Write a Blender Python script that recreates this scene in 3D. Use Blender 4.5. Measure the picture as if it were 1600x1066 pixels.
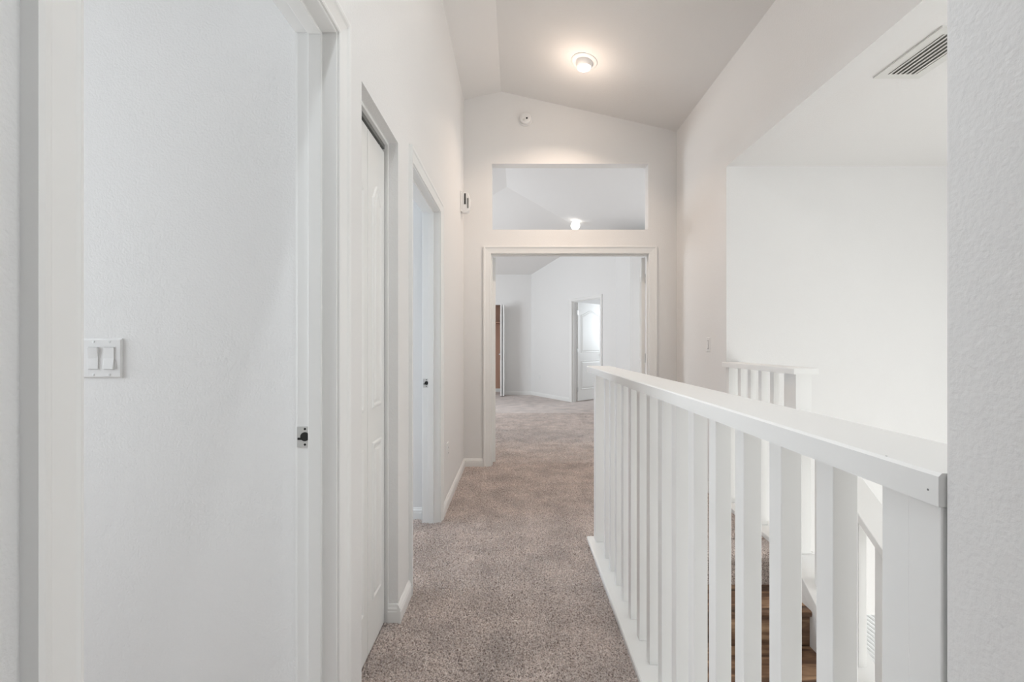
import bpy, math, random
from mathutils import Vector, Matrix
random.seed(7)
for o in list(bpy.data.objects):
    bpy.data.objects.remove(o)
scn = bpy.context.scene
C = scn.collection

# ------------------------------------------------------------------ camera
CAMZ = 1.176
cam = bpy.data.cameras.new('camera')
cam.sensor_width = 36.0
cam.lens = 700.0 / 1600.0 * 36.0
cam.shift_x = -6.0 / 1600.0
cam.shift_y = 5.0 / 1600.0
cam.clip_start = 0.02
camo = bpy.data.objects.new('camera', cam)
C.objects.link(camo)
camo.location = (0, 0, CAMZ)
camo.rotation_euler = (math.radians(90), 0, 0)
scn.camera = camo

# ------------------------------------------------------------------ world, exposure
w = bpy.data.worlds.new('world')
scn.world = w
w.use_nodes = True
bg = w.node_tree.nodes['Background']
bg.inputs['Color'].default_value = (0.94, 0.98, 1.0, 1)
bg.inputs['Strength'].default_value = 1.25
scn.view_settings.view_transform = 'Standard'
scn.view_settings.look = 'None'
scn.view_settings.gamma = 1.0
scn.view_settings.use_curve_mapping = False
scn.view_settings.exposure = 0.98

# ------------------------------------------------------------------ daylight in the window openings, and added foyer fill
def window_light(name, loc, direction, sx, sy, energy, color):
    l = bpy.data.lights.new(name, 'AREA')
    l.shape = 'RECTANGLE'
    l.size, l.size_y = sx, sy
    l.energy = energy
    l.color = color
    o = bpy.data.objects.new(name, l)
    C.objects.link(o)
    o.location = loc
    o.rotation_euler = Vector(direction).to_track_quat('-Z', 'Y').to_euler()
    return o

DAY = (0.85, 0.93, 1.0)
DAYW = (1.0, 0.995, 0.955)
window_light('daylight_foyer_side', (4.16, 0.9, 0.75), (-1, 0, 0), 2.2, 2.2, 1.8, DAYW)
window_light('fill_foyer_low', (4.16, 0.9, -1.65), (-1, 0, 0), 1.5, 2.2, 23, DAYW)  # unseen low opening, added to throw light up at the foyer ceiling
window_light('fill_foyer_front', (2.6, -2.46, 0.6), (0, 1, 0), 2.0, 2.6, 3.2, DAYW)  # unseen front opening, added to brighten the near baluster faces
window_light('daylight_study', (-3.46, 0.65, 1.45), (1, 0, 0), 1.5, 1.1, 29, DAY)
window_light('daylight_side_room', (-3.46, 2.74, 1.45), (1, 0, 0), 1.3, 0.45, 28, (0.76, 0.88, 1.0))
window_light('daylight_bedroom_right', (3.16, 5.65, 1.5), (-1, 0, 0), 1.5, 1.9, 6, DAY)
window_light('daylight_bedroom_left', (-2.96, 7.4, 1.5), (1, 0, 0), 1.5, 2.2, 37, DAY)
window_light('daylight_bathroom', (3.16, 9.9, 1.6), (-1, 0, 0), 1.2, 1.0, 15, DAY)

# ------------------------------------------------------------------ materials
def mat(name, color, rough=0.6, bump=None, mottling=0.0, metal=0.0, spec=0.4):
    m = bpy.data.materials.new(name)
    m.use_nodes = True
    nt = m.node_tree
    b = nt.nodes['Principled BSDF']
    b.inputs['Base Color'].default_value = (*color, 1)
    b.inputs['Roughness'].default_value = rough
    b.inputs['Metallic'].default_value = metal
    b.inputs['Specular IOR Level'].default_value = spec
    tc = nt.nodes.new('ShaderNodeTexCoord')
    if bump:
        n = nt.nodes.new('ShaderNodeTexNoise')
        n.inputs['Scale'].default_value = bump[0]
        n.inputs['Detail'].default_value = bump[3] if len(bump) > 3 else 3
        nt.links.new(tc.outputs['Object'], n.inputs['Vector'])
        bp = nt.nodes.new('ShaderNodeBump')
        bp.inputs['Strength'].default_value = bump[1]
        bp.inputs['Distance'].default_value = bump[2]
        nt.links.new(n.outputs['Fac'], bp.inputs['Height'])
        nt.links.new(bp.outputs['Normal'], b.inputs['Normal'])
    if mottling:
        n2 = nt.nodes.new('ShaderNodeTexNoise')
        n2.inputs['Scale'].default_value = 1.25
        n2.inputs['Detail'].default_value = 4
        nt.links.new(tc.outputs['Object'], n2.inputs['Vector'])
        mx = nt.nodes.new('ShaderNodeMixRGB')
        mx.inputs['Color1'].default_value = (*[c * (1 - mottling) for c in color], 1)
        mx.inputs['Color2'].default_value = (*[min(1, c * (1 + mottling)) for c in color], 1)
        nt.links.new(n2.outputs['Fac'], mx.inputs['Fac'])
        nt.links.new(mx.outputs['Color'], b.inputs['Base Color'])
    return m

WALL = mat('wall_paint', (0.80, 0.788, 0.775), 0.75, (170, 0.28, 0.004), 0.012)
CEIL = mat('ceiling_paint', (0.80, 0.785, 0.77), 0.85, (120, 0.32, 0.005), 0.012)
TRIM = mat('trim_paint', (0.84, 0.833, 0.815), 0.38, (35, 0.05, 0.002), 0.01)
DOORW = mat('door_paint', (0.83, 0.825, 0.805), 0.42, (60, 0.04, 0.002), 0.01)
PLATE = mat('plate_plastic', (0.80, 0.79, 0.78), 0.3, None, 0.01)
STEEL = mat('brushed_steel', (0.66, 0.66, 0.65), 0.32, (90, 0.05, 0.001), 0.02, 0.9)
BLACK = mat('dark_hole', (0.015, 0.014, 0.013), 0.6, None, 0.1)
BRONZE = mat('dark_bronze', (0.03, 0.026, 0.023), 0.35, None, 0.1, 0.6)
DUCT = mat('duct_metal', (0.42, 0.42, 0.40), 0.6, None, 0.05)
GREYD = mat('duct_grey', (0.20, 0.20, 0.19), 0.7, None, 0.1)
CLOSET = mat('closet_paint', (0.50, 0.30, 0.22), 0.8, (120, 0.1, 0.003), 0.03)
LOUV = mat('vent_enamel', (0.72, 0.71, 0.68), 0.45, None, 0.01)

def emis(name, col, s):
    m = mat(name, (0.9, 0.9, 0.88), 0.3)
    b = m.node_tree.nodes['Principled BSDF']
    b.inputs['Emission Color'].default_value = (*col, 1)
    b.inputs['Emission Strength'].default_value = s
    return m
LENS = emis('lit_lens', (1.0, 0.97, 0.92), 6.0)
GLOBE = emis('lit_globe', (1.0, 0.97, 0.90), 1.2)

def carpet_mat():
    m = mat('carpet', (0.3, 0.27, 0.25), 0.95, None, 0, 0, 0.1)
    nt = m.node_tree
    b = nt.nodes['Principled BSDF']
    b.inputs['Sheen Weight'].default_value = 0.45
    b.inputs['Sheen Roughness'].default_value = 0.4
    b.inputs['Sheen Tint'].default_value = (0.95, 0.97, 1.0, 1)
    tc = nt.nodes.new('ShaderNodeTexCoord')
    n = nt.nodes.new('ShaderNodeTexNoise')
    n.inputs['Scale'].default_value = 150
    n.inputs['Detail'].default_value = 4
    n.inputs['Roughness'].default_value = 0.75
    nt.links.new(tc.outputs['Object'], n.inputs['Vector'])
    r = nt.nodes.new('ShaderNodeValToRGB')
    e = r.color_ramp.elements
    e[0].position = 0.36; e[0].color = (0.20, 0.145, 0.12, 1)
    e[1].position = 0.66; e[1].color = (0.95, 0.86, 0.81, 1)
    k = e.new(0.50); k.color = (0.66, 0.55, 0.495, 1)
    nt.links.new(n.outputs['Fac'], r.inputs['Fac'])
    n2 = nt.nodes.new('ShaderNodeTexNoise')
    n2.inputs['Scale'].default_value = 5
    n2.inputs['Detail'].default_value = 5
    nt.links.new(tc.outputs['Object'], n2.inputs['Vector'])
    mr = nt.nodes.new('ShaderNodeMapRange')
    mr.inputs['From Min'].default_value = 0.3; mr.inputs['From Max'].default_value = 0.7
    mr.inputs['To Min'].default_value = 0.80; mr.inputs['To Max'].default_value = 1.18
    nt.links.new(n2.outputs['Fac'], mr.inputs['Value'])
    mu = nt.nodes.new('ShaderNodeVectorMath'); mu.operation = 'SCALE'
    nt.links.new(r.outputs['Color'], mu.inputs[0])
    nt.links.new(mr.outputs['Result'], mu.inputs['Scale'])
    nt.links.new(mu.outputs['Vector'], b.inputs['Base Color'])
    bp = nt.nodes.new('ShaderNodeBump')
    bp.inputs['Strength'].default_value = 0.8
    bp.inputs['Distance'].default_value = 0.012
    nt.links.new(n.outputs['Fac'], bp.inputs['Height'])
    nt.links.new(bp.outputs['Normal'], b.inputs['Normal'])
    return m
CARPET = carpet_mat()

def wood_mat():
    m = mat('dark_plank_wood', (0.12, 0.07, 0.045), 0.42)
    nt = m.node_tree
    b = nt.nodes['Principled BSDF']
    tc = nt.nodes.new('ShaderNodeTexCoord')
    mp = nt.nodes.new('ShaderNodeMapping')
    mp.inputs['Scale'].default_value = (2.2, 15.0, 15.0)
    nt.links.new(tc.outputs['Object'], mp.inputs['Vector'])
    n = nt.nodes.new('ShaderNodeTexNoise')
    n.inputs['Scale'].default_value = 1.25
    n.inputs['Detail'].default_value = 7
    n.inputs['Distortion'].default_value = 0.9
    nt.links.new(mp.outputs['Vector'], n.inputs['Vector'])
    r = nt.nodes.new('ShaderNodeValToRGB')
    e = r.color_ramp.elements
    e[0].position = 0.33; e[0].color = (0.045, 0.024, 0.015, 1)
    e[1].position = 0.72; e[1].color = (0.50, 0.33, 0.20, 1)
    k = e.new(0.52); k.color = (0.19, 0.11, 0.068, 1)
    nt.links.new(n.outputs['Fac'], r.inputs['Fac'])
    nt.links.new(r.outputs['Color'], b.inputs['Base Color'])
    bp = nt.nodes.new('ShaderNodeBump')
    bp.inputs['Strength'].default_value = 0.25
    bp.inputs['Distance'].default_value = 0.003
    nt.links.new(n.outputs['Fac'], bp.inputs['Height'])
    nt.links.new(bp.outputs['Normal'], b.inputs['Normal'])
    return m
WOOD = wood_mat()

# ------------------------------------------------------------------ mesh helpers
class MB:
    def __init__(s):
        s.v = []; s.f = []
    def box(s, x0, x1, y0, y1, z0, z1):
        n = len(s.v)
        s.v += [(x, y, z) for z in (z0, z1) for y in (y0, y1) for x in (x0, x1)]
        for q in ((0, 2, 3, 1), (4, 5, 7, 6), (0, 1, 5, 4), (2, 6, 7, 3), (0, 4, 6, 2), (1, 3, 7, 5)):
            s.f.append(tuple(n + i for i in q))
        return s
    def rings(s, rings, cap=True, close=True):
        n = len(s.v); k = len(rings[0])
        for r in rings: s.v += [tuple(p) for p in r]
        for i in range(len(rings) - 1):
            for j in range(k if close else k - 1):
                a = n + i * k + j; b2 = n + i * k + (j + 1) % k
                s.f.append((a, b2, b2 + k, a + k))
        if cap:
            s.f.append(tuple(n + j for j in reversed(range(k))))
            s.f.append(tuple(n + (len(rings) - 1) * k + j for j in range(k)))
        return s
    def prism(s, poly, axis, a, b):
        """poly: 2D points; axis: extrusion axis index"""
        def P(p, t):
            q = list(p); q.insert(axis, t); return tuple(q)
        return s.rings([[P(p, a) for p in poly], [P(p, b) for p in poly]])
    def poly(s, pts):
        n = len(s.v); s.v += [tuple(p) for p in pts]; s.f.append(tuple(range(n, n + len(pts)))); return s
    def lathe(s, prof, origin, axis, seg=32):
        a = Vector(axis).normalized()
        u = a.orthogonal().normalized(); w_ = a.cross(u)
        o = Vector(origin); R = []
        for (r, t) in prof:
            R.append([tuple(o + a * t + (u * math.cos(2 * math.pi * i / seg) + w_ * math.sin(2 * math.pi * i / seg)) * max(r, 1e-5)) for i in range(seg)])
        return s.rings(R)
    def xf(s, M):
        s.v = [tuple(M @ Vector(p)) for p in s.v]; return s
    def mesh(s, name, m, smooth=False):
        me = bpy.data.meshes.new(name)
        me.from_pydata(s.v, [], s.f)
        me.materials.append(m)
        import bmesh
        bm = bmesh.new(); bm.from_mesh(me)
        bmesh.ops.recalc_face_normals(bm, faces=bm.faces)
        bm.to_mesh(me); bm.free()
        if smooth:
            for p in me.polygons: p.use_smooth = True
        return me
    def build(s, name, m, parent=None, bevel=0.0, smooth=False):
        o = bpy.data.objects.new(name, s.mesh(name, m, smooth))
        C.objects.link(o)
        if parent: o.parent = parent
        if bevel:
            b = o.modifiers.new('bevel', 'BEVEL'); b.width = bevel; b.segments = 2; b.limit_method = 'ANGLE'
        if smooth:
            e = o.modifiers.new('split', 'EDGE_SPLIT'); e.split_angle = math.radians(40)
        return o

def tag(o, label=None, cat=None, group=None, kind=None):
    if label: o['label'] = label
    if cat: o['category'] = cat
    if group: o['group'] = group
    if kind: o['kind'] = kind
    return o
def empty(name, loc=(0, 0, 0), rz=0.0):
    o = bpy.data.objects.new(name, None)
    o.empty_display_size = 0.05
    C.objects.link(o); o.location = loc; o.rotation_euler = (0, 0, rz)
    return o
def share(src, parent, loc, rot=None, name=None):
    c = src.copy(); C.objects.link(c); c.parent = parent; c.location = loc
    if rot: c.rotation_euler = rot
    return c
def wall(M, ax, c0, c1, u0, u1, z0, z1, ops=()):
    def B(a, b, lo, hi):
        if b - a > 1e-4 and hi - lo > 1e-4:
            if ax == 'x': M.box(c0, c1, a, b, lo, hi)
            else: M.box(a, b, c0, c1, lo, hi)
    p = u0
    for (a, b, za, zb) in sorted(ops):
        B(p, a, z0, z1); B(a, b, z0, za); B(a, b, zb, z1); p = b
    B(p, u1, z0, z1)
    return M

# ------------------------------------------------------------------ key dimensions (metres)
XL = -0.497; XLB = -0.608          # left hall wall, its room side
XR = 1.538                         # right wall
YE = 4.288; YEB = 4.398            # end wall with the double doors
RX, RZ, SL = -0.141, 3.596, 0.228  # ridge of the vaulted ceiling
ZF = 2.475                         # foyer ceiling
HD = 2.04                          # door head
D1 = (0.514, 1.2425); D3 = (2.143, 2.93); BF = (1.4435, 1.891); BFH = 2.025
DD = (-0.236, 1.274)               # double doorway (x)
TR = (-0.228, 1.268, 2.273, 2.904) # transom opening
JT = 0.018                         # jamb thickness
def ceil_z(x): return RZ - SL * abs(x - RX)

# ------------------------------------------------------------------ floor
M = MB()
M.box(-3.6, 0.50, -2.6, 2.545, -0.25, 0)
M.box(-3.6, 1.52, 2.545, 4.35, -0.25, 0)
M.box(-3.2, 3.3, 4.35, 11.8, -0.25, 0)
floor = tag(M.build('floor', CARPET), 'greyish brown plush carpet covering the hall and rooms', 'carpet', kind='structure')
# tufted pile in the part of the hall that lies in view
def pile(x0, x1, y0, y1, st, hmax):
    nx = int((x1 - x0) / st) + 1; ny = int((y1 - y0) / st) + 1
    rnd = random.random
    v = []
    for j in range(ny):
        for i in range(nx):
            v.append((x0 + i * st + (rnd() - .5) * st * .7, y0 + j * st + (rnd() - .5) * st * .7, 0.001 + hmax * rnd()))
    f = []
    for j in range(ny - 1):
        for i in range(nx - 1):
            a = j * nx + i
            f.append((a, a + 1, a + nx + 1, a + nx))
    return v, f
me = bpy.data.meshes.new('carpet_pile')
v1, f1 = pile(-1.0, 0.43, 1.40, 2.706, 0.0055, 0.010)
v2, f2 = pile(-1.0, 1.50, 2.698, 4.41, 0.0055, 0.010)
v3, f3 = pile(-1.2, 2.4, 4.40, 7.60, 0.0110, 0.011)
n0 = len(v1); n1 = n0 + len(v2)
me.from_pydata(v1 + v2 + v3, [], f1 + [tuple(a + n0 for a in q) for q in f2] + [tuple(a + n1 for a in q) for q in f3])
me.materials.append(CARPET)
po = bpy.data.objects.new('carpet_pile', me); C.objects.link(po); po.parent = floor
po['kind'] = 'stuff'
# carpet rolled over the top stair edge
M = MB()
pts = [(2.62, 0.006), (2.56, 0.007), (2.535, 0.002), (2.522, -0.012), (2.520, -0.035), (2.527, -0.055), (2.56, -0.06), (2.62, -0.06)]
M.prism(pts, 0, 0.565, 1.515)
rl = M.build('carpet_edge', CARPET, floor, smooth=True)
# lower storey floor, unseen, coloured pale to bounce light upward
BOUNCE_FLOOR = mat('pale_bounce_floor', (0.62, 0.59, 0.54), 0.4, None, 0.03)
M = MB(); M.box(-0.2, 4.4, -2.7, 6.8, -2.95, -2.80)
tag(M.build('floor_lower', BOUNCE_FLOOR), 'unseen floor of the storey below the stairs, made pale to bounce light up', 'floor', kind='structure')

# ------------------------------------------------------------------ ceilings
M = MB()
t = 0.12
zl, zr = ceil_z(XLB), ceil_z(XR + 0.1)
M.prism([(XLB, zl), (RX, RZ), (XR + 0.1, zr), (XR + 0.1, zr + t), (RX, RZ + t), (XLB, zl + t)], 1, -2.6, YEB)
tag(M.build('ceiling', CEIL), 'vaulted white hall ceiling with a low ridge', 'ceiling', kind='structure')
M = MB()
hy = 6.89
def zc(x, y): return RZ - SL * max(abs(x - RX), y - hy if y > hy else 0)
def P(x, y): return (x, y, zc(x, y))
M.poly([P(RX, YE), P(3.3, YE), P(3.3, hy + 3.3 - RX), P(RX, hy)])
M.poly([P(RX, YE), P(RX, hy), P(-3.2, hy + RX + 3.2), P(-3.2, YE)])
M.poly([P(RX, hy), P(3.3, hy + 3.3 - RX), P(3.3, 11.8), P(-3.2, 11.8), P(-3.2, hy + RX + 3.2)])
tag(M.build('ceiling_bedroom', CEIL), 'hipped white bedroom ceiling seen above and through the doorway', 'ceiling', kind='structure')
M = MB(); M.box(XR + 0.11, 4.4, -2.6, 3.272, ZF, ZF + 0.12)
tag(M.build('ceiling_foyer', CEIL), 'flat textured white ceiling over the stairwell', 'ceiling', kind='structure')
M = MB(); M.box(-3.6, XLB, -2.6, 1.40, 2.44, 2.54); M.box(-3.6, XLB, 2.0, 3.02, 2.44, 2.54); M.box(-1.3, XLB, 1.40, 2.0, 2.44, 2.54)
tag(M.build('ceiling_side_rooms', CEIL), 'flat white ceiling of the rooms off the hall', 'ceiling', kind='structure')

# ------------------------------------------------------------------ walls
M = MB()
wall(M, 'x', XLB, XL, -2.6, YE, 0, 3.62,
     [(-2.2, 0.2, 0, 2.4), (D1[0] - JT, D1[1] + JT, 0, HD + JT), (BF[0], BF[1], 0, BFH), (D3[0] - JT, D3[1] + JT, 0, HD + JT)])  # first opening is unseen, added so study daylight reaches the near right wall
tag(M.build('wall_left', WALL), 'long white textured hall wall with three door openings', 'wall', kind='structure')
M = MB()
wall(M, 'x', XR, XR + 0.11, -2.6, 3.272, ZF, 3.35)
wall(M, 'x', XR, XR + 0.11, 3.272, YE, -0.25, 3.35)
tag(M.build('wall_right', WALL), 'white hall wall and header above the stair opening', 'wall', kind='structure')
M = MB()
wall(M, 'y', YE, YEB, -3.2, DD[0] - JT, 0, 3.62)
wall(M, 'y', YE, YEB, DD[1] + JT, 3.3, 0, 3.62)
ML = MB()
wall(M, 'y', YE, YEB, DD[0] - JT, DD[1] + JT, HD + JT, TR[2])
M.box(DD[0] - JT, TR[0], YE, YEB, TR[2], TR[3])
M.box(TR[1], DD[1] + JT, YE, YEB, TR[2], TR[3])
M.box(DD[0] - JT, DD[1] + JT, YE, YEB, TR[3], 3.62)
tag(M.build('wall_end', WALL), 'gabled end wall with a double doorway and an open transom', 'wall', kind='structure')
M = MB()
M.box(0.431, 0.565, -2.6, 0.45, -2.8, 3.62)
tag(M.build('wall_near_right', WALL, bevel=0.004), 'near white wall end where the long guard railing starts', 'wall', kind='structure')
M = MB()
wall(M, 'y', -2.6, -2.5, XLB, 0.431, 0, 3.62)
tag(M.build('wall_back', WALL), 'white wall closing the hall behind the viewer', 'wall', kind='structure')
# under the long railing (inner side of the stairs)
M = MB(); M.box(0.440, 0.560, 0.45, 2.665, -2.8, 0.0)
tag(M.build('wall_stair_inner', WALL), 'white wall below the long railing beside the stairs', 'wall', kind='structure')
# knee wall under the stair railing
SS = 0.75
def plate_z(y): return 0.025 - SS * (2.46 - y)
M = MB()
M.prism([(3.272, -2.8), (3.272, 0.0), (2.46, 0.0), (2.46, -0.02), (0.2, plate_z(0.2) - 0.045), (0.2, -2.8)], 0, 1.515, 1.632)
tag(M.build('wall_stair_outer', WALL), 'white sloping knee wall on the far side of the stairs', 'wall', kind='structure')
# stairwell / foyer walls
M = MB()
wall(M, 'y', 3.272, 3.392, XR + 0.11, 4.4, -0.80, ZF + 0.12)
tag(M.build('wall_foyer', WALL), 'tall white wall facing the viewer beyond the stairwell', 'wall', kind='structure')
M = MB()
wall(M, 'x', 4.2, 4.32, -2.6, 3.272, -2.8, -0.6, [(-0.2, 2.0, -2.4, -0.9)])
wall(M, 'x', 4.2, 4.32, -2.6, 3.272, -0.6, ZF + 0.1, [(-0.2, 2.0, -0.35, 1.85)])
wall(M, 'y', -2.6, -2.5, 0.565, 4.32, -2.8, ZF + 0.1, [(1.6, 3.6, -0.7, 1.9)])
M.box(0.565, XR + 0.11, -2.6, -2.5, ZF + 0.1, 3.62)
tag(M.build('wall_foyer_outer', WALL), 'white outer foyer walls with a large window and added fill light openings', 'wall', kind='structure')
# lower room seen through the stair rail
M = MB()
wall(M, 'x', 3.6, 3.72, 3.392, 6.7, -2.8, -0.4, [(3.75, 5.6, -2.25, -0.95)])
M.box(1.0, 3.72, 6.6, 6.7, -2.8, -0.4); M.box(0.9, 1.0, 3.3, 6.7, -2.8, -0.4)
M.box(0.9, 3.72, 3.392, 6.7, -0.5, -0.4)
M.box(3.6, 4.32, 3.272, 3.392, -2.8, -0.8)
tag(M.build('wall_lower_room', WALL), 'white room below the landing with a blind-covered window', 'wall', kind='structure')
# study (first door)
M = MB()
wall(M, 'y', 1.310, 1.400, -3.6, XLB, 0, 2.5)
wall(M, 'x', -3.6, -3.5, -2.6, 1.4, 0, 2.5, [(0.1, 1.2, 0.7, 2.2)])
wall(M, 'y', -2.6, -2.5, -3.6, XLB, 0, 2.5)
tag(M.build('wall_study', WALL), 'white textured wall of the room behind the first doorway', 'wall', kind='structure')
# side room (third door) and linen closet
M = MB()
wall(M, 'y', 3.005, 3.100, -3.6, XLB, 0, 2.5)
wall(M, 'y', 1.96, 2.05, -3.6, XLB, 0, 2.5)
wall(M, 'x', -3.6, -3.5, 1.96, 3.1, 0, 2.5, [(2.5, 2.97, 0.8, 2.1)])
tag(M.build('wall_side_room', WALL), 'white walls of the room behind the far hall doorway', 'wall', kind='structure')
M = MB(); wall(M, 'x', -1.25, -1.2, 1.40, 1.96, 0, 2.5)
tag(M.build('wall_linen_closet', WALL), 'back wall of the closet behind the folding door', 'wall', kind='structure')
# bedroom
A0 = Vector((0.36, 10.40)); AD = Vector((0.5067, -0.8621)); AN = Vector((0.8621, 0.5067))
A1 = A0 + AD * 2.80
M = MB()
wall(M, 'y', 10.40, 10.50, -3.1, A0.x, 0, 3.2, [(-1.75, -0.315, 0, 2.09)])
tag(M.build('wall_bedroom_back', WALL), 'white bedroom back wall with the closet opening', 'wall', kind='structure')
# angled wall: local u along AD, thickness along AN
BT0, BT1 = 0.88 + 0.06, 0.88 + 0.06 + 0.0
def ang(u, n, z): 
    p = A0 + AD * u + AN * n
    return Vector((p.x, p.y, z))
angM = Matrix(((AD.x, AN.x, 0, A0.x), (AD.y, AN.y, 0, A0.y), (0, 0, 1, 0), (0, 0, 0, 1)))
def u_at(px):  # distance along the angled wall where the ray of an image column meets it
    k = (px - 806.0) / 700.0
    return (k * A0.y - A0.x) / (AD.x - k * AD.y)
bo0, bo1 = u_at(893.5), u_at(937.5)
M = MB()
wall(M, 'y', 0, 0.11, -0.02, 2.80, 0, 3.3, [(bo0 - JT, bo1 + JT, 0, HD + JT)])
M.xf(angM)
tag(M.build('wall_bedroom_angled', WALL), 'angled white bedroom wall with the bathroom doorway', 'wall', kind='structure')
M = MB()
M.box(A1.x, 3.2, 6.95, A1.y + 0.05, 0, 2.75)
wall(M, 'y', A1.y, A1.y + 0.11, A1.x + 0.11, 3.2, 0, 3.4)
wall(M, 'x', 3.2, 3.3, YEB, 11.7, 0, 3.4, [(4.7, 6.6, 0.75, 2.25), (9.4, 10.4, 1.0, 2.2)])
tag(M.build('wall_bedroom_right', WALL), 'white bedroom walls on the right with windows', 'wall', kind='structure')
M = MB()
wall(M, 'x', -3.1, -3.0, YEB, 11.7, 0, 3.4, [(6.3, 8.5, 0.75, 2.25)])
tag(M.build('wall_bedroom_left', WALL), 'white bedroom wall on the left with a window', 'wall', kind='structure')
M = MB()
wall(M, 'y', 11.6, 11.7, 0.5, 3.3, 0, 3.0); wall(M, 'x', 0.42, 0.5, 10.4, 11.7, 0, 3.0)
tag(M.build('wall_bathroom', WALL), 'white bathroom walls beyond the open panelled door', 'wall', kind='structure')
M = MB()
wall(M, 'y', 11.05, 11.15, -3.0, 0.42, 0, 3.0)
M.box(-3.0, 0.42, 10.5, 11.15, 2.5, 2.55)
tag(M.build('wall_closet', CLOSET), 'brownish closet back wall behind the folded doors', 'wall', kind='structure')

# window frames for the daylight openings (mostly unseen; low and front foyer ones added for fill)
def frame(name, ax, c, u0, u1, z0, z1, label, n):
    e = empty('window_%d' % n)
    tag(e, label, 'window', kind='structure')
    def bx(a, b, lo, hi):
        m = MB()
        if ax == 'x': m.box(c - 0.03, c + 0.03, a, b, lo, hi)
        else: m.box(a, b, c - 0.03, c + 0.03, lo, hi)
        m.build('window_frame', TRIM, e)
    bx(u0, u0 + .04, z0, z1); bx(u1 - .04, u1, z0, z1); bx(u0 + .04, u1 - .04, z0, z0 + .04); bx(u0 + .04, u1 - .04, z1 - .04, z1)
    return e
frame('w', 'x', 4.26, -0.2, 2.0, -0.35, 1.85, 'large foyer window beside the stairwell', 1)
frame('w', 'x', 4.26, -0.2, 2.0, -2.4, -0.9, 'added unseen window frame around the low foyer fill light', 2)
frame('w', 'x', -3.56, 0.1, 1.2, 0.7, 2.2, 'window of the room behind the first doorway', 3)
frame('w', 'x', -3.56, 2.5, 2.97, 0.8, 2.1, 'window of the room behind the far hall doorway', 4)
frame('w', 'x', 3.26, 4.7, 6.6, 0.75, 2.25, 'bedroom window on the right side wall', 5)
frame('w', 'x', -3.06, 6.3, 8.5, 0.75, 2.25, 'bedroom window on the left side wall', 6)
frame('w', 'x', 3.26, 9.4, 10.4, 1.0, 2.2, 'small bathroom window', 7)
frame('w', 'y', -2.56, 1.6, 3.6, -0.7, 1.9, 'added unseen window frame around the front foyer fill light', 9)
w9 = frame('w', 'x', 3.68, 3.75, 5.6, -2.25, -0.95, 'bright window with white blinds below the landing', 8)
bl = MB(); bl.prism([(-0.022, -0.008), (0.022, 0.008), (0.022, 0.0105), (-0.022, -0.0055)], 1, -0.88, 0.88)
b0 = bl.build('blind_slat', TRIM, w9); b0.location = (3.62, 4.675, -2.19)
for i in range(1, 29):
    share(b0, w9, (3.62, 4.675, -2.19 + 0.042 * i))

# ------------------------------------------------------------------ door frames: jambs, stops, casings
CP = [(0.005, 0), (0.005, 0.006), (0.010, 0.008), (0.015, 0.0072), (0.034, 0.0105), (0.046, 0.0125), (0.051, 0.0165), (0.058, 0.018), (0.064, 0.0175), (0.065, 0.0)]
def casing(parent, T, u0, u1, H, n0, sgn, scale=1.0):
    """mitred casing on a wall face; T maps local (u, n, z) to the world"""
    prof = [(d * scale if d > .005 else d, t_) for d, t_ in CP]
    rings = []
    for kind in range(4):
        r = []
        for d, t_ in prof:
            u = u0 - d if kind < 2 else u1 + d
            z = 0.0 if kind in (0, 3) else H + d
            r.append(T @ Vector((u, n0 + sgn * t_, z)))
        rings.append(r)
    for k in range(3):
        MB().rings([rings[k], rings[k + 1]]).build('casing', TRIM, parent)
def door_frame(n, T, u0, u1, H, na, nb, stop_n, label, scale=1.0, back=True):
    """na: viewer-side wall face, nb: other face (n coordinates)"""
    e = empty('trim_%d' % n)
    tag(e, label, 'door frame', kind='structure')
    lo, hi = min(na, nb), max(na, nb)
    def part(name, a, b, n_a, n_b, z0, z1, bev=0.0015):
        m = MB().box(a, b, n_a, n_b, z0, z1).xf(T)
        return m.build(name, TRIM, e, bevel=bev)
    part('jamb', u0 - JT, u0, lo, hi, 0, H + JT); part('jamb', u1, u1 + JT, lo, hi, 0, H + JT)
    part('head_jamb', u0, u1, lo, hi, H, H + JT)
    s0, s1 = stop_n
    part('door_stop', u0, u0 + 0.011, s0, s1, 0, H); part('door_stop', u1 - 0.011, u1, s0, s1, 0, H)
    part('door_stop', u0 + 0.011, u1 - 0.011, s0, s1, H - 0.011, H)
    sg = 1 if na > nb else -1
    casing(e, T, u0, u1, H, na, sg, scale)
    if back: casing(e, T, u0, u1, H, nb, -sg, scale)
    return e
# left wall: local (u, n, z) -> world (n, u, z)
TL = Matrix(((0, 1, 0, 0), (1, 0, 0, 0), (0, 0, 1, 0), (0, 0, 0, 1)))
TE = Matrix.Identity(4)
fr1 = door_frame(1, TL, D1[0], D1[1], HD, XL, XLB, (-0.572, -0.536), 'white doorway casing and jamb nearest the viewer with a steel strike plate')
fr3 = door_frame(2, TL, D3[0], D3[1], HD, XL, XLB, (-0.572, -0.536), 'white doorway casing and jamb farther along the left wall beyond the folding door')
fr2 = door_frame(3, TE, DD[0], DD[1], HD, YE, YEB, (YE + 0.030, YE + 0.066), 'wide white casing around the double doorway in the end wall', 1.15)
fr4 = door_frame(4, angM, bo0, bo1, HD, 0, 0.11, (0.03, 0.066), 'white casing of the bathroom doorway in the angled bedroom wall')

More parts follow.
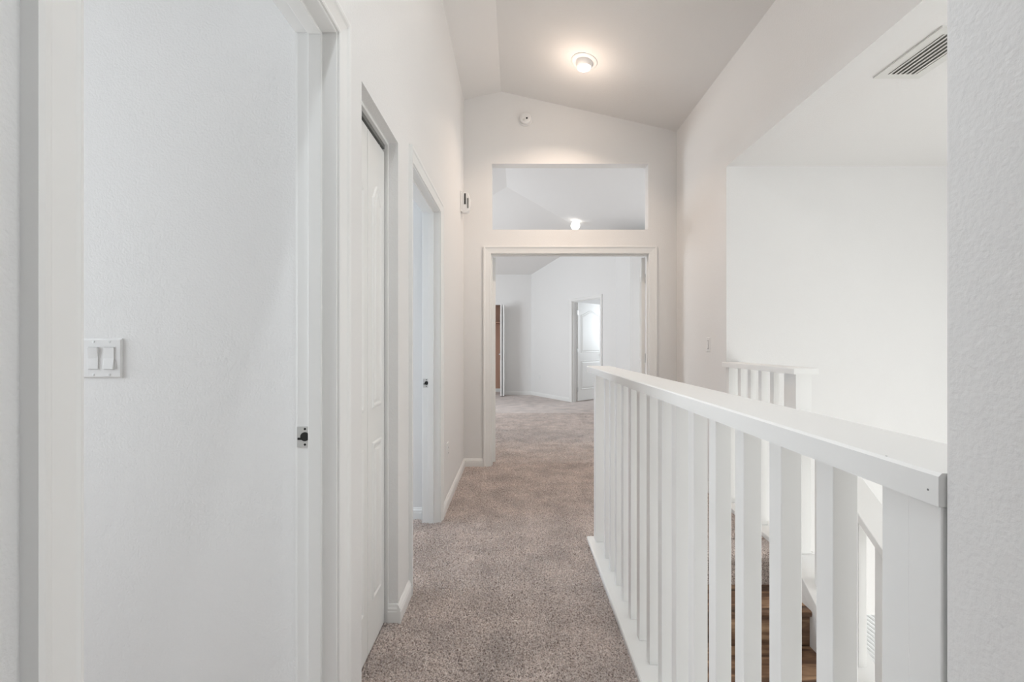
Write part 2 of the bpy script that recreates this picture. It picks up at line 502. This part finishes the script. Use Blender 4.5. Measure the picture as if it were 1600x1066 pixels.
def strike(parent, y, z):
    e = MB()
    x0, x1 = -0.607, -0.571
    e.box(x0, x1, y - 0.0022, y, z - 0.029, z + 0.029)
    s = e.build('strike_plate', STEEL, parent, bevel=0.0015)
    s['label'] = 'steel strike plate with dark latch hole'
    h = MB().lathe([(0.0, 0.0), (0.0125, 0.0), (0.0125, 0.0012), (0.0, 0.0012)], (-0.584, y - 0.0024, z + 0.001), (0, -1, 0), 24)
    h.build('latch_hole', BLACK, s)
    MB().box(-0.604, -0.588, y - 0.0036, y - 0.0023, z - 0.008, z - 0.002).build('lip_slot', BLACK, s)
    for dz in (-0.021, 0.022):
        MB().lathe([(0.0, 0.0), (0.0032, 0.0), (0.003, 0.001), (0.0, 0.001)], (-0.584, y - 0.0022, z + dz), (0, -1, 0), 16).build('screw', BLACK, s)
strike(fr1, D1[1], 0.919)
strike(fr3, D3[1], 0.921)

# ------------------------------------------------------------------ baseboards
BP = [(0, 0), (0.0145, 0), (0.0145, 0.052), (0.0125, 0.056), (0.0125, 0.060), (0.0135, 0.064), (0.009, 0.071), (0.0065, 0.079), (0.004, 0.082), (0, 0.082)]
def baseboard(name, segs, label):
    """segs: ((x0,y0),(x1,y1)) with the room on the left hand of the direction"""
    if len(segs) == 1:
        root = None
    else:
        root = empty(name)
    for (a, b) in segs:
        a = Vector(a); b = Vector(b); d = (b - a).normalized(); nrm = Vector((-d.y, d.x))
        rings = [[(p.x + nrm.x * t_, p.y + nrm.y * t_, z) for t_, z in BP] for p in (a, b)]
        o = MB().rings(rings).build('baseboard' if root else name, TRIM, root)
    tag(root or o, label, 'baseboard', kind='structure')
cs = 0.066
baseboard('baseboard_left', [((XL, BF[0]), (XL, D1[1] + cs)), ((XL, D3[0] - cs), (XL, BF[1] - 0.0145)), ((XL + 0.0004, BF[1]), (-0.537, BF[1])), ((XL, YE), (XL, D3[1] + cs)), ((XL, D1[0] - cs), (XL, 0.2))], 'white profiled baseboard along the left hall wall')
baseboard('baseboard_end', [((DD[0] - 0.076, YE), (XL, YE)), ((XR, YE), (DD[1] + 0.076, YE))], 'white baseboard at the foot of the end wall')
baseboard('baseboard_right', [((XR, 3.272), (XR, YE))], 'white baseboard on the right wall of the landing')
baseboard('baseboard_study', [((XLB - 0.02, 1.31), (-3.5, 1.31))], 'white baseboard in the room behind the first doorway')
baseboard('baseboard_side_room', [((XLB - 0.02, 3.005), (-3.5, 3.005))], 'white baseboard seen through the far hall doorway')
pa, pb, pc, pd = ang(0, 0, 0), ang(bo0 - cs, 0, 0), ang(bo1 + cs, 0, 0), ang(2.8, 0, 0)
baseboard('baseboard_bedroom', [((A0.x, 10.4), (-0.315, 10.4)), ((pb.x, pb.y), (pa.x, pa.y)), ((pd.x, pd.y), (pc.x, pc.y)), ((A1.x, 6.95), (A1.x, A1.y)), ((3.2, 6.95), (A1.x, 6.95))], 'white baseboard along the bedroom walls')
baseboard('baseboard_closet', [((0.42, 11.05), (-3.0, 11.05))], 'pale baseboard inside the bedroom closet')

# ------------------------------------------------------------------ doors
def arch_outline(x0, x1, z0, z1, rise, seg=10):
    if rise <= 0:
        return [(x0, z0), (x1, z0), (x1, z1), (x0, z1)]
    p = [(x0, z0), (x1, z0)]
    for i in range(seg + 1):
        s = i / seg
        x = x1 + (x0 - x1) * s
        k = abs(2 * s - 1)           # 1 at the sides, 0 in the middle
        q = 1 - k
        sm = q * q * (3 - 2 * q)
        p.append((x, z1 - rise + rise * sm))
    return p
def scale_outline(p, d):
    xs = [a for a, b in p]; zs = [b for a, b in p]
    cx, cz = (min(xs) + max(xs)) / 2, (min(zs) + max(zs)) / 2
    wx, wz = (max(xs) - min(xs)) / 2, (max(zs) - min(zs)) / 2
    return [(cx + (a - cx) * (wx - d) / wx, cz + (b - cz) * (wz - d) / wz) for a, b in p]
def leaf(root, w_, h, t_, z0, panels, off=(0, 0)):
    ox, oy = off
    b = MB().box(ox, ox + w_, oy - t_ / 2, oy + t_ / 2, z0, z0 + h).build('leaf', DOORW, root, bevel=0.002)
    for (x0, x1, za, zb, rise) in panels:
        ol = arch_outline(ox + x0, ox + x1, za, zb, rise)
        for sg in (-1, 1):
            steps = [(0, 0.0), (0.005, 0.006), (0.012, 0.006), (0.019, 0.0015), (0.028, 0.0015), (0.05 if (x1 - x0) > .16 else 0.036, 0.006)]
            R = []
            for d, lift in steps:
                R.append([(a, oy + sg * (t_ / 2 + lift - 0.0004), c) for a, c in scale_outline(ol, d)])
            MB().rings(R).build('panel', DOORW, b)
    return b
def hinge(root, x, y, z, d=0.012):
    h = MB().lathe([(0, -0.045), (0.0065, -0.045), (0.0065, 0.045), (0, 0.045)], (x, y, z), (0, 0, 1), 14).build('hinge', STEEL, root, smooth=True)
    MB().box(x - 0.016, x + 0.016, y - 0.002, y + 0.002, z - 0.044, z + 0.044).build('hinge_plate', STEEL, h)
    return h
def knob(root, x, y, z, sgn):
    k = MB().lathe([(0, 0), (0.031, 0), (0.031, 0.006), (0.012, 0.01), (0.011, 0.03), (0.022, 0.036), (0.028, 0.048), (0.024, 0.06), (0.0, 0.064)], (x, y, z), (0, sgn, 0), 24).build('knob', BRONZE, root, smooth=True)
    return k
LW = 0.75
pn = [(0.12, LW - 0.12, 1.00, 1.90, 0.09), (0.12, LW - 0.12, 0.24, 0.82, 0)]
# bedroom double doors, both swung fully into the bedroom
d = empty('door_1', (DD[0] + 0.019, YEB + 0.014, 0), math.radians(104))
tag(d, 'white panelled double-door leaf swung open at the left jamb of the end doorway', 'door', kind='structure')
lf = leaf(d, LW, 2.015, 0.035, 0.015, pn)
for z in (0.25, 1.04, 1.82): hinge(d, -0.006, 0.019, z)
d = empty('door_2', (DD[1] - 0.019, YEB + 0.014, 0), math.radians(76))
tag(d, 'white panelled double-door leaf swung open at the right jamb of the end doorway', 'door', kind='structure')
lf = leaf(d, LW, 2.015, 0.035, 0.015, pn)
for z in (0.25, 1.04, 1.82): hinge(d, -0.006, -0.019, z)
# study door, swung open out of view
d = empty('door_6', (XLB - 0.004, D1[0] + 0.019, 0), math.radians(180))
tag(d, 'white panelled door swung open inside the first doorway, out of view', 'door', kind='structure')
leaf(d, 0.70, 2.015, 0.035, 0.015, [(0.11, 0.59, 1.00, 1.90, 0.09), (0.11, 0.59, 0.24, 0.82, 0)])
# bathroom door
hp = ang(bo0 + 0.004, 0.128, 0)
tipd = Vector((math.cos(math.radians(42)), math.sin(math.radians(42))))
bw = bo1 - bo0 - 0.01
d = empty('door_3', (hp.x, hp.y, 0), math.radians(42))
tag(d, 'open white two-panel arched door with a dark knob in the bathroom doorway', 'door', kind='structure')
lf = leaf(d, bw, 2.015, 0.035, 0.015, [(0.10, bw - 0.10, 1.00, 1.88, 0.10), (0.10, bw - 0.10, 0.24, 0.84, 0)], (0.006, 0.0))
knob(lf, bw - 0.055, -0.0175, 0.97, -1); knob(lf, bw - 0.055, 0.0175, 0.97, 1)
for z in (0.25, 1.04, 1.82): hinge(d, 0.0, -0.02, z)
# linen closet bifold
d = empty('door_4', (-0.565, 0, 0), math.radians(90))
tag(d, 'narrow white two-leaf folding closet door recessed in the left hall wall', 'door', kind='structure')
y0, y1 = BF[0] + 0.012, BF[1] - 0.019
hw = (y1 - y0 - 0.004) / 2
for k in range(2):
    leaf(d, hw, 1.965, 0.030, 0.014, [(0.045, hw - 0.045, 0.93, 1.80, 0.06), (0.045, hw - 0.045, 0.19, 0.80, 0)], (y0 + k * (hw + 0.004), 0.0))
trk = MB().box(BF[0], BF[1], -0.014, 0.014, BFH - 0.030, BFH - 0.012).build('track', GREYD, d)
MB().lathe([(0, 0), (0.006, 0), (0.006, 0.03), (0, 0.03)], (y1 - 0.03, 0.0, 1.975), (0, 0, 1), 12).build('pivot_pin', STEEL, d)
MB().lathe([(0, 0), (0.006, 0), (0.006, 0.014), (0, 0.014)], (y1 - 0.03, 0.0, 0.0), (0, 0, 1), 12).build('floor_bracket', STEEL, d)
# wooden liner of that opening, set behind the drywall return
e = empty('trim_5'); tag(e, 'white wooden liner strip framing the narrow folding closet door', 'door frame', kind='structure')
MB().box(-0.62, -0.537, BF[1] - 0.010, BF[1] + 0.004, 0, BFH).build('jamb', TRIM, e, bevel=0.001)
MB().box(-0.62, -0.537, BF[0] - 0.004, BF[0] + 0.010, 0, BFH).build('jamb', TRIM, e, bevel=0.001)
MB().box(-0.62, -0.537, BF[0] + 0.01, BF[1] - 0.01, BFH - 0.012, BFH + 0.004).build('head_jamb', TRIM, e, bevel=0.001)
# bedroom closet bifold folded open, standing out from the back wall
d = empty('door_5', (-0.30, 10.39, 0), math.radians(-90))
tag(d, 'folded white bifold door standing out beside the brownish bedroom closet', 'door', kind='structure')
for k in range(2):
    leaf(d, 0.40, 2.04, 0.032, 0.02, [(0.07, 0.33, 0.95, 1.90, 0.06), (0.07, 0.33, 0.2, 0.82, 0)], (0.0, -0.03 + k * 0.055))
MB().lathe([(0, 0), (0.01, 0), (0.01, 0.012), (0.018, 0.02), (0.014, 0.03), (0, 0.032)], (0.34, -0.046, 0.95), (0, -1, 0), 18).build('knob', PLATE, d, smooth=True)
sh = MB().box(-2.9, 0.40, 10.62, 11.05, 1.68, 1.70).build('closet_shelf', CLOSET)
tag(sh, 'shelf board across the brownish bedroom closet', 'shelf')

# ------------------------------------------------------------------ railings
RCX0, RCX1, RTOP, RBOT = 0.425, 0.565, 1.046, 1.012
BS = 0.038
def cap_profile(x0, x1, z0, z1, r=0.0035):
    return [(x0, z0), (x1, z0), (x1, z1 - r), (x1 - r, z1), (x0 + r, z1), (x0, z1 - r)]
e = empty('guard_railing', (0.495, 1.56, 0.0))
tag(e, 'long white guard railing with square balusters beside the stairs in the foreground', 'railing')
def loc_build(m, name, mt, root, bevel=0.0):
    o = m.build(name, mt, root, bevel)
    o.location = -root.location
    return o
loc_build(MB().prism(cap_profile(RCX0, RCX1, RBOT, RTOP), 1, 0.4505, 2.685), 'handrail_cap', TRIM, e)
loc_build(MB().prism(cap_profile(RCX0, RCX1, 0.0, 0.030, 0.004), 1, 0.4505, 2.675), 'base_plate', TRIM, e)
loc_build(MB().box(RCX0 + 0.004, RCX1 - 0.004, 0.452, 0.490, 0.03, RBOT), 'end_post', TRIM, e, 0.002)
loc_build(MB().box(RCX0 + 0.006, RCX1 - 0.006, 0.490, 0.528, 0.03, RBOT), 'end_post', TRIM, e, 0.002)
loc_build(MB().box(0.462, 0.530, 2.592, 2.655, 0.03, RBOT), 'end_post', TRIM, e, 0.002)
for nx, ny, nz, ax in ((0.430, 0.52, RTOP, (0, 0, 1)), (RCX0, 0.462, 1.026, (-1, 0, 0))):
    loc_build(MB().lathe([(0, -0.0005), (0.0011, -0.0005), (0.0011, 0.0002), (0, 0.0002)], (nx, ny, nz), ax, 10), 'paint_chip', GREYD, e)
bal = MB().box(-BS / 2, BS / 2, -BS / 2, BS / 2, 0.030, RBOT)
b0 = bal.build('baluster', TRIM, e, 0.0015)
ys = [0.693 + 0.132 * k for k in range(14)]
for i, y in enumerate(ys):
    p = Vector((0.496, y, 0)) - e.location
    if i == 0: b0.location = p
    else: share(b0, e, p)
# landing + stair railing
e = empty('stair_railing', (1.573, 2.5, 0.0))
tag(e, 'short white railing at the landing that slopes down along the stairs', 'railing')
X0, X1 = 1.505, 1.640
loc_build(MB().prism(cap_profile(X0, X1, RBOT, RTOP), 1, 2.424, 3.2715), 'handrail_cap', TRIM, e)
loc_build(MB().prism(cap_profile(X0, X1, 0.0005, 0.030, 0.004), 1, 2.46, 3.2715), 'base_plate', TRIM, e)
loc_build(MB().box(1.532, 1.618, 2.452, 2.53, 0.03, RBOT), 'newel_post', TRIM, e, 0.002)
loc_build(MB().box(1.535, 1.615, 2.53, 2.565, 0.03, RBOT), 'newel_post', TRIM, e, 0.002)
loc_build(MB().box(1.538, 1.612, 3.235, 3.2715, 0.03, RBOT), 'wall_post', TRIM, e, 0.002)
b1 = MB().box(-BS / 2, BS / 2, -BS / 2, BS / 2, 0.030, RBOT).build('baluster', TRIM, e, 0.0015)
for i in range(4):
    p = Vector((1.575, 2.725 + 0.1325 * i, 0)) - e.location
    if i == 0: b1.location = p
    else: share(b1, e, p)
# sloped members: prism in (y, z) along x
def rail_z(y): return 0.442 - SS * (1.984 - y)
ya, yb = 2.452, 0.25
loc_build(MB().prism([(ya, rail_z(ya)), (yb, rail_z(yb)), (yb, rail_z(yb) - 0.042), (ya, rail_z(ya) - 0.042)], 0, X0, X1), 'sloped_handrail', TRIM, e, 0.004)
yc = 2.46
loc_build(MB().prism([(yc, plate_z(yc)), (yb, plate_z(yb)), (yb, plate_z(yb) - 0.045), (yc, plate_z(yc) - 0.045)], 0, X0, X1), 'sloped_base_plate', TRIM, e, 0.003)
loc_build(MB().prism([(yc, plate_z(yc) - 0.046), (yb, plate_z(yb) - 0.046), (yb, plate_z(yb) - 0.080), (yc, plate_z(yc) - 0.080)], 0, 1.509, 1.520), 'skirt_trim', TRIM, e, 0.002)
m = MB()
h_ = BS / 2
zt = rail_z(1.923) - 0.042; zb = plate_z(1.923)
m.prism([(-h_, zb - SS * h_), (h_, zb + SS * h_), (h_, zt + SS * h_), (-h_, zt - SS * h_)], 0, -h_, h_)
b2 = m.build('baluster', TRIM, e, 0.0015)
i = 0
for k in range(-4, 12):
    y = 1.923 - 0.1305 * k
    if y > 2.44 or y < 0.3: continue
    p = Vector((1.575, y, -SS * 0.1305 * k)) - e.location
    if i == 0: b2.location = p
    else: share(b2, e, p)
    i += 1

# ------------------------------------------------------------------ stairs
st = empty('staircase', (1.04, 2.3, 0))
tag(st, 'dark brown plank stairs going down between the two white railings', 'stairs')
TD, RI = 0.25, 0.19
r0 = MB().box(0.566, 1.513, 0.0, 0.012, -RI, -0.001).build('riser', WOOD, st)
t0 = MB().prism([(0.012, -0.022), (0.012, 0.0), (-TD - 0.008, 0.0), (-TD - 0.017, -0.005), (-TD - 0.019, -0.016), (-TD - 0.016, -0.028), (-TD - 0.002, -0.034), (-TD - 0.0, -0.022)], 0, 0.566, 1.513).build('tread', WOOD, st)
for k in range(7):
    yk = 2.557 - TD * k
    lr = Vector((0, yk, -RI * k)) - st.location
    lt = Vector((0, yk, -RI * (k + 1))) - st.location
    if k == 0:
        r0.location = lr; t0.location = lt
    else:
        share(r0, st, lr); share(t0, st, lt)

# ------------------------------------------------------------------ switches, outlets, small fixtures
def rot_to(normal):
    return {'-y': Matrix.Identity(4), '+x': Matrix.Rotation(math.radians(90), 4, 'Z'), '-x': Matrix.Rotation(math.radians(-90), 4, 'Z')}[normal]
def screws(parent, pts):
    for (x, z) in pts:
        MB().lathe([(0, 0), (0.0034, 0), (0.003, 0.001), (0, 0.0012)], (x, -0.0058, z), (0, -1, 0), 14).build('screw', STEEL, parent)
def plate(root, w_, h):
    R = []
    for ins, y in ((0, 0), (0, -0.0025), (0.004, -0.006)):
        a, b = w_ / 2 - ins, h / 2 - ins
        R.append([(-a, y, -b), (a, y, -b), (a, y, b), (-a, y, b)])
    return MB().rings(R).build('cover_plate', PLATE, root)
def rocker_switch(loc, rz, gangs, w_, label, name='light_switch'):
    e = empty(name, loc, rz); tag(e, label, 'light switch')
    p = plate(e, w_, 0.1145)
    for g in range(gangs):
        x = (g - (gangs - 1) / 2) * 0.046
        fr = MB(); 
        for (a, b, c, d_) in ((-.0172, -.0155, -.034, .034), (.0155, .0172, -.034, .034), (-.0155, .0155, -.034, -.0323), (-.0155, .0155, .0323, .034)):
            fr.box(x + a, x + b, -0.0068, -0.005, c, d_)
        fr.build('bezel', GREYD if False else PLATE, p)
        MB().box(x - .0165, x + .0165, -0.0062, -0.0055, -.0335, .0335).build('gap', GREYD, p)
        up = -1 if g == 0 else 1
        MB().prism([(-0.006, -0.0315), (-0.0105 - 0.0018 * up, -0.0315), (-0.0082, 0.0), (-0.0105 + 0.0018 * up, 0.0315), (-0.006, 0.0315)], 0, x - 0.0148, x + 0.0148).build('rocker', PLATE, e, 0.0006)
        screws(p, [(x, 0.048), (x, -0.048)])
    return e
rocker_switch((-1.206, 1.310, 1.135), 0, 2, 0.116, 'white double rocker light switch on the wall through the first doorway')
# toggle-like decorator switch on the right wall
e = empty('light_switch', (XR, 3.575, 1.172), math.radians(-90)); tag(e, 'small white rocker switch on the right wall beside the landing', 'light switch')
p = plate(e, 0.072, 0.116)
MB().box(-.0168, .0168, -0.0062, -0.0055, -.034, .034).build('gap', GREYD, p)
MB().prism([(-0.006, -0.0315), (-0.0122, -0.0315), (-0.0082, 0.0), (-0.0092, 0.0315), (-0.006, 0.0315)], 0, -0.0140, 0.0140).build('rocker', PLATE, e, 0.0006)
screws(p, [(0, 0.048), (0, -0.048)])
def outlet(loc, rz, label):
    e = empty('wall_outlet', loc, rz); tag(e, label, 'outlet')
    p = plate(e, 0.072, 0.116)
    for dz in (0.0195, -0.0195):
        s = MB().lathe([(0, 0), (0.017, 0), (0.0165, 0.002), (0, 0.002)], (0, -0.006, dz), (0, -1, 0), 20).build('socket', PLATE, p)
        for dx in (-0.006, 0.006):
            MB().box(dx - 0.0011, dx + 0.0011, -0.0086, -0.008, dz - 0.001, dz + 0.007).build('slot', BLACK, s)
    screws(p, [(0, 0)])
outlet((XL, 3.25, 0.405), math.radians(90), 'white wall outlet low on the left hall wall near the end')
ou = ang(u_at(843), 0, 0.44)
outlet((ou.x, ou.y, 0.44), math.atan2(AD.y, AD.x), 'white wall outlet low on the angled bedroom wall')

# wall sensor high on the left wall near the corner
e = empty('wall_sensor', (XL, 4.06, 2.46), math.radians(90)); tag(e, 'white wall-mounted motion sensor high on the left wall by the corner', 'sensor')
MB().prism([(-0.035, -0.09), (0.035, -0.09), (0.035, 0.095), (-0.035, 0.095)], 1, -0.014, 0.0).build('back_plate', PLATE, e, 0.004)
body = MB().prism([(-0.012, -0.098), (-0.055, -0.098), (-0.078, -0.078), (-0.086, -0.04), (-0.086, 0.03), (-0.070, 0.075), (-0.04, 0.088), (-0.012, 0.088)], 0, -0.030, 0.030).build('body', PLATE, e, 0.006)
MB().box(-0.0345, -0.0295, -0.046, -0.034, -0.025, 0.072).build('slot', BLACK, body)
MB().box(-0.0335, -0.0295, -0.072, -0.058, -0.06, 0.03).build('lens_strip', GREYD, body)

# smoke detector on the gable
e = empty('smoke_detector', (0.092, YE, 3.327)); tag(e, 'round white smoke detector on the gabled end wall', 'smoke detector')
b = MB().lathe([(0, 0), (0.066, 0), (0.066, 0.010), (0.060, 0.013), (0, 0.013)], (0, 0, 0), (0, -1, 0), 40).build('mounting_base', PLATE, e, smooth=True)
b = MB().lathe([(0, 0.012), (0.054, 0.012), (0.057, 0.022), (0.052, 0.036), (0.036, 0.043), (0, 0.045)], (0, 0, 0), (0, -1, 0), 40).build('cover', PLATE, e, smooth=True)
MB().lathe([(0, 0), (0.0085, 0), (0.0085, 0.003), (0, 0.003)], (0.012, -0.0435, -0.008), (0, -1, 0), 18).build('sensor_eye', BLACK, b)
MB().lathe([(0.0, 0), (0.011, 0), (0.011, 0.003), (0.0085, 0.003), (0.0085, 0.001), (0, 0.001)], (-0.018, -0.0435, -0.022), (0, -1, 0), 18).build('test_button', LOUV, b)

# recessed eyeball lamp in the vault, plus two unseen copies added as fill
WARM = (1.0, 0.80, 0.65)
NEUT = (1.0, 0.93, 0.86)
COOL = (0.88, 0.95, 1.0)
def eyeball(x, y, label, energy, glow, spread, WARM=WARM, aim=(0, 0, -1)):
    z = ceil_z(x)
    nrm = Vector((-SL, 0, -1)).normalized() if x > RX else Vector((SL, 0, -1)).normalized()
    e = empty('ceiling_lamp', (x, y, z)); tag(e, label, 'ceiling lamp', 'recessed hall lamps')
    MB().lathe([(0.064, -0.002), (0.104, -0.002), (0.106, 0.004), (0.100, 0.009), (0.075, 0.012), (0.064, 0.006)], (0, 0, 0), nrm, 44).build('trim_ring', PLATE, e, smooth=True)
    b = MB().lathe([(0.0, -0.01), (0.066, -0.01), (0.068, 0.010), (0.066, 0.030), (0.060, 0.046), (0.053, 0.054), (0.050, 0.052), (0.0, 0.050)], (0, 0, 0), (0, 0, -1), 44).build('eyeball', PLATE, e, smooth=True)
    MB().lathe([(0, 0.050), (0.050, 0.050), (0.048, 0.056), (0.03, 0.061), (0, 0.063)], (0, 0, 0), (0, 0, -1), 36).build('lens', LENS, b, smooth=True)
    l = bpy.data.lights.new('ceiling_lamp_light', 'AREA'); l.shape = 'DISK'; l.size = 0.10; l.energy = energy; l.color = WARM; l.spread = math.radians(spread)
    lo = bpy.data.objects.new('ceiling_lamp_light', l); C.objects.link(lo); lo.parent = e; lo.location = (0, 0, -0.07); lo.rotation_euler = Vector(aim).to_track_quat('-Z', 'Y').to_euler()
    l = bpy.data.lights.new('ceiling_lamp_glow', 'POINT'); l.energy = glow; l.color = WARM; l.shadow_soft_size = 0.04
    lo = bpy.data.objects.new('ceiling_lamp_glow', l); C.objects.link(lo); lo.parent = e; lo.location = nrm * 0.22 + Vector((-0.02, -0.02, 0))
    return e
eyeball(0.548, 3.584, 'round recessed eyeball lamp glowing in the vaulted hall ceiling', 4.8, 1.4, 122, WARM, (-0.14, 0.10, -1))
eyeball(0.30, 1.8, 'added fill lamp in the hall ceiling above the railing, out of view', 0.8, 2.6, 85, NEUT)  # unseen lamp added as fill over the carpet and railing
eyeball(-0.05, 0.36, 'added fill lamp in the hall ceiling right above the viewer, out of view', 3.0, 4.0, 120, COOL)  # unseen lamp added as fill for the nearest walls

# bedroom globe lamp
gx, gy = 1.036, 7.80
gz = zc(gx, gy)
e = empty('globe_lamp', (gx, gy, gz)); tag(e, 'small glowing white globe lamp seen through the transom opening', 'ceiling lamp')
MB().lathe([(0, -0.01), (0.016, -0.01), (0.016, 0.012), (0.014, 0.022), (0, 0.022)], (0, 0, 0), (0, 0, -1), 28).build('canopy', PLATE, e, smooth=True)
MB().lathe([(0.078 * math.sin(math.pi * i / 16), 0.086 - 0.078 * math.cos(math.pi * i / 16)) for i in range(17)], (0, 0, 0), (0, 0, -1), 32).build('globe', GLOBE, e, smooth=True)

# ceiling air vent over the stairwell
e = empty('air_vent', (1.85, 2.0, ZF)); tag(e, 'white louvred air vent in the stairwell ceiling', 'vent')
def vb(x0, x1, y0, y1, z0, z1, name, mt, par):
    return MB().box(x0 - 1.85, x1 - 1.85, y0 - 2.0, y1 - 2.0, z0, z1).build(name, mt, par, 0.0)
fx0, fx1, fy0, fy1 = 1.738, 1.958, 1.825, 2.178
ix0, ix1, iy0, iy1 = 1.780, 1.917, 1.866, 2.142
for (a, b_, c, d_) in ((fx0, ix0, fy0, fy1), (ix1, fx1, fy0, fy1), (ix0, ix1, fy0, iy0), (ix0, ix1, iy1, fy1)):
    vb(a, b_, c, d_, -0.008, -0.0003, 'vent_frame', LOUV, e)
vb(ix0, ix1, iy0, iy1, -0.0015, -0.0003, 'duct_opening', DUCT, e)
n = 6
sw = (ix1 - ix0) / n
sl = MB().prism([(-0.0105, -0.0105), (-0.0090, -0.0120), (0.0110, -0.0035), (0.0110, -0.002)], 1, iy0 - 2.0, iy1 - 2.0)
s0 = sl.build('louvre', LOUV, e)
for i in range(n):
    p = (ix0 + sw * (i + 0.5) - 1.85, 0, 0)
    if i == 0: s0.location = p
    else: share(s0, e, p)
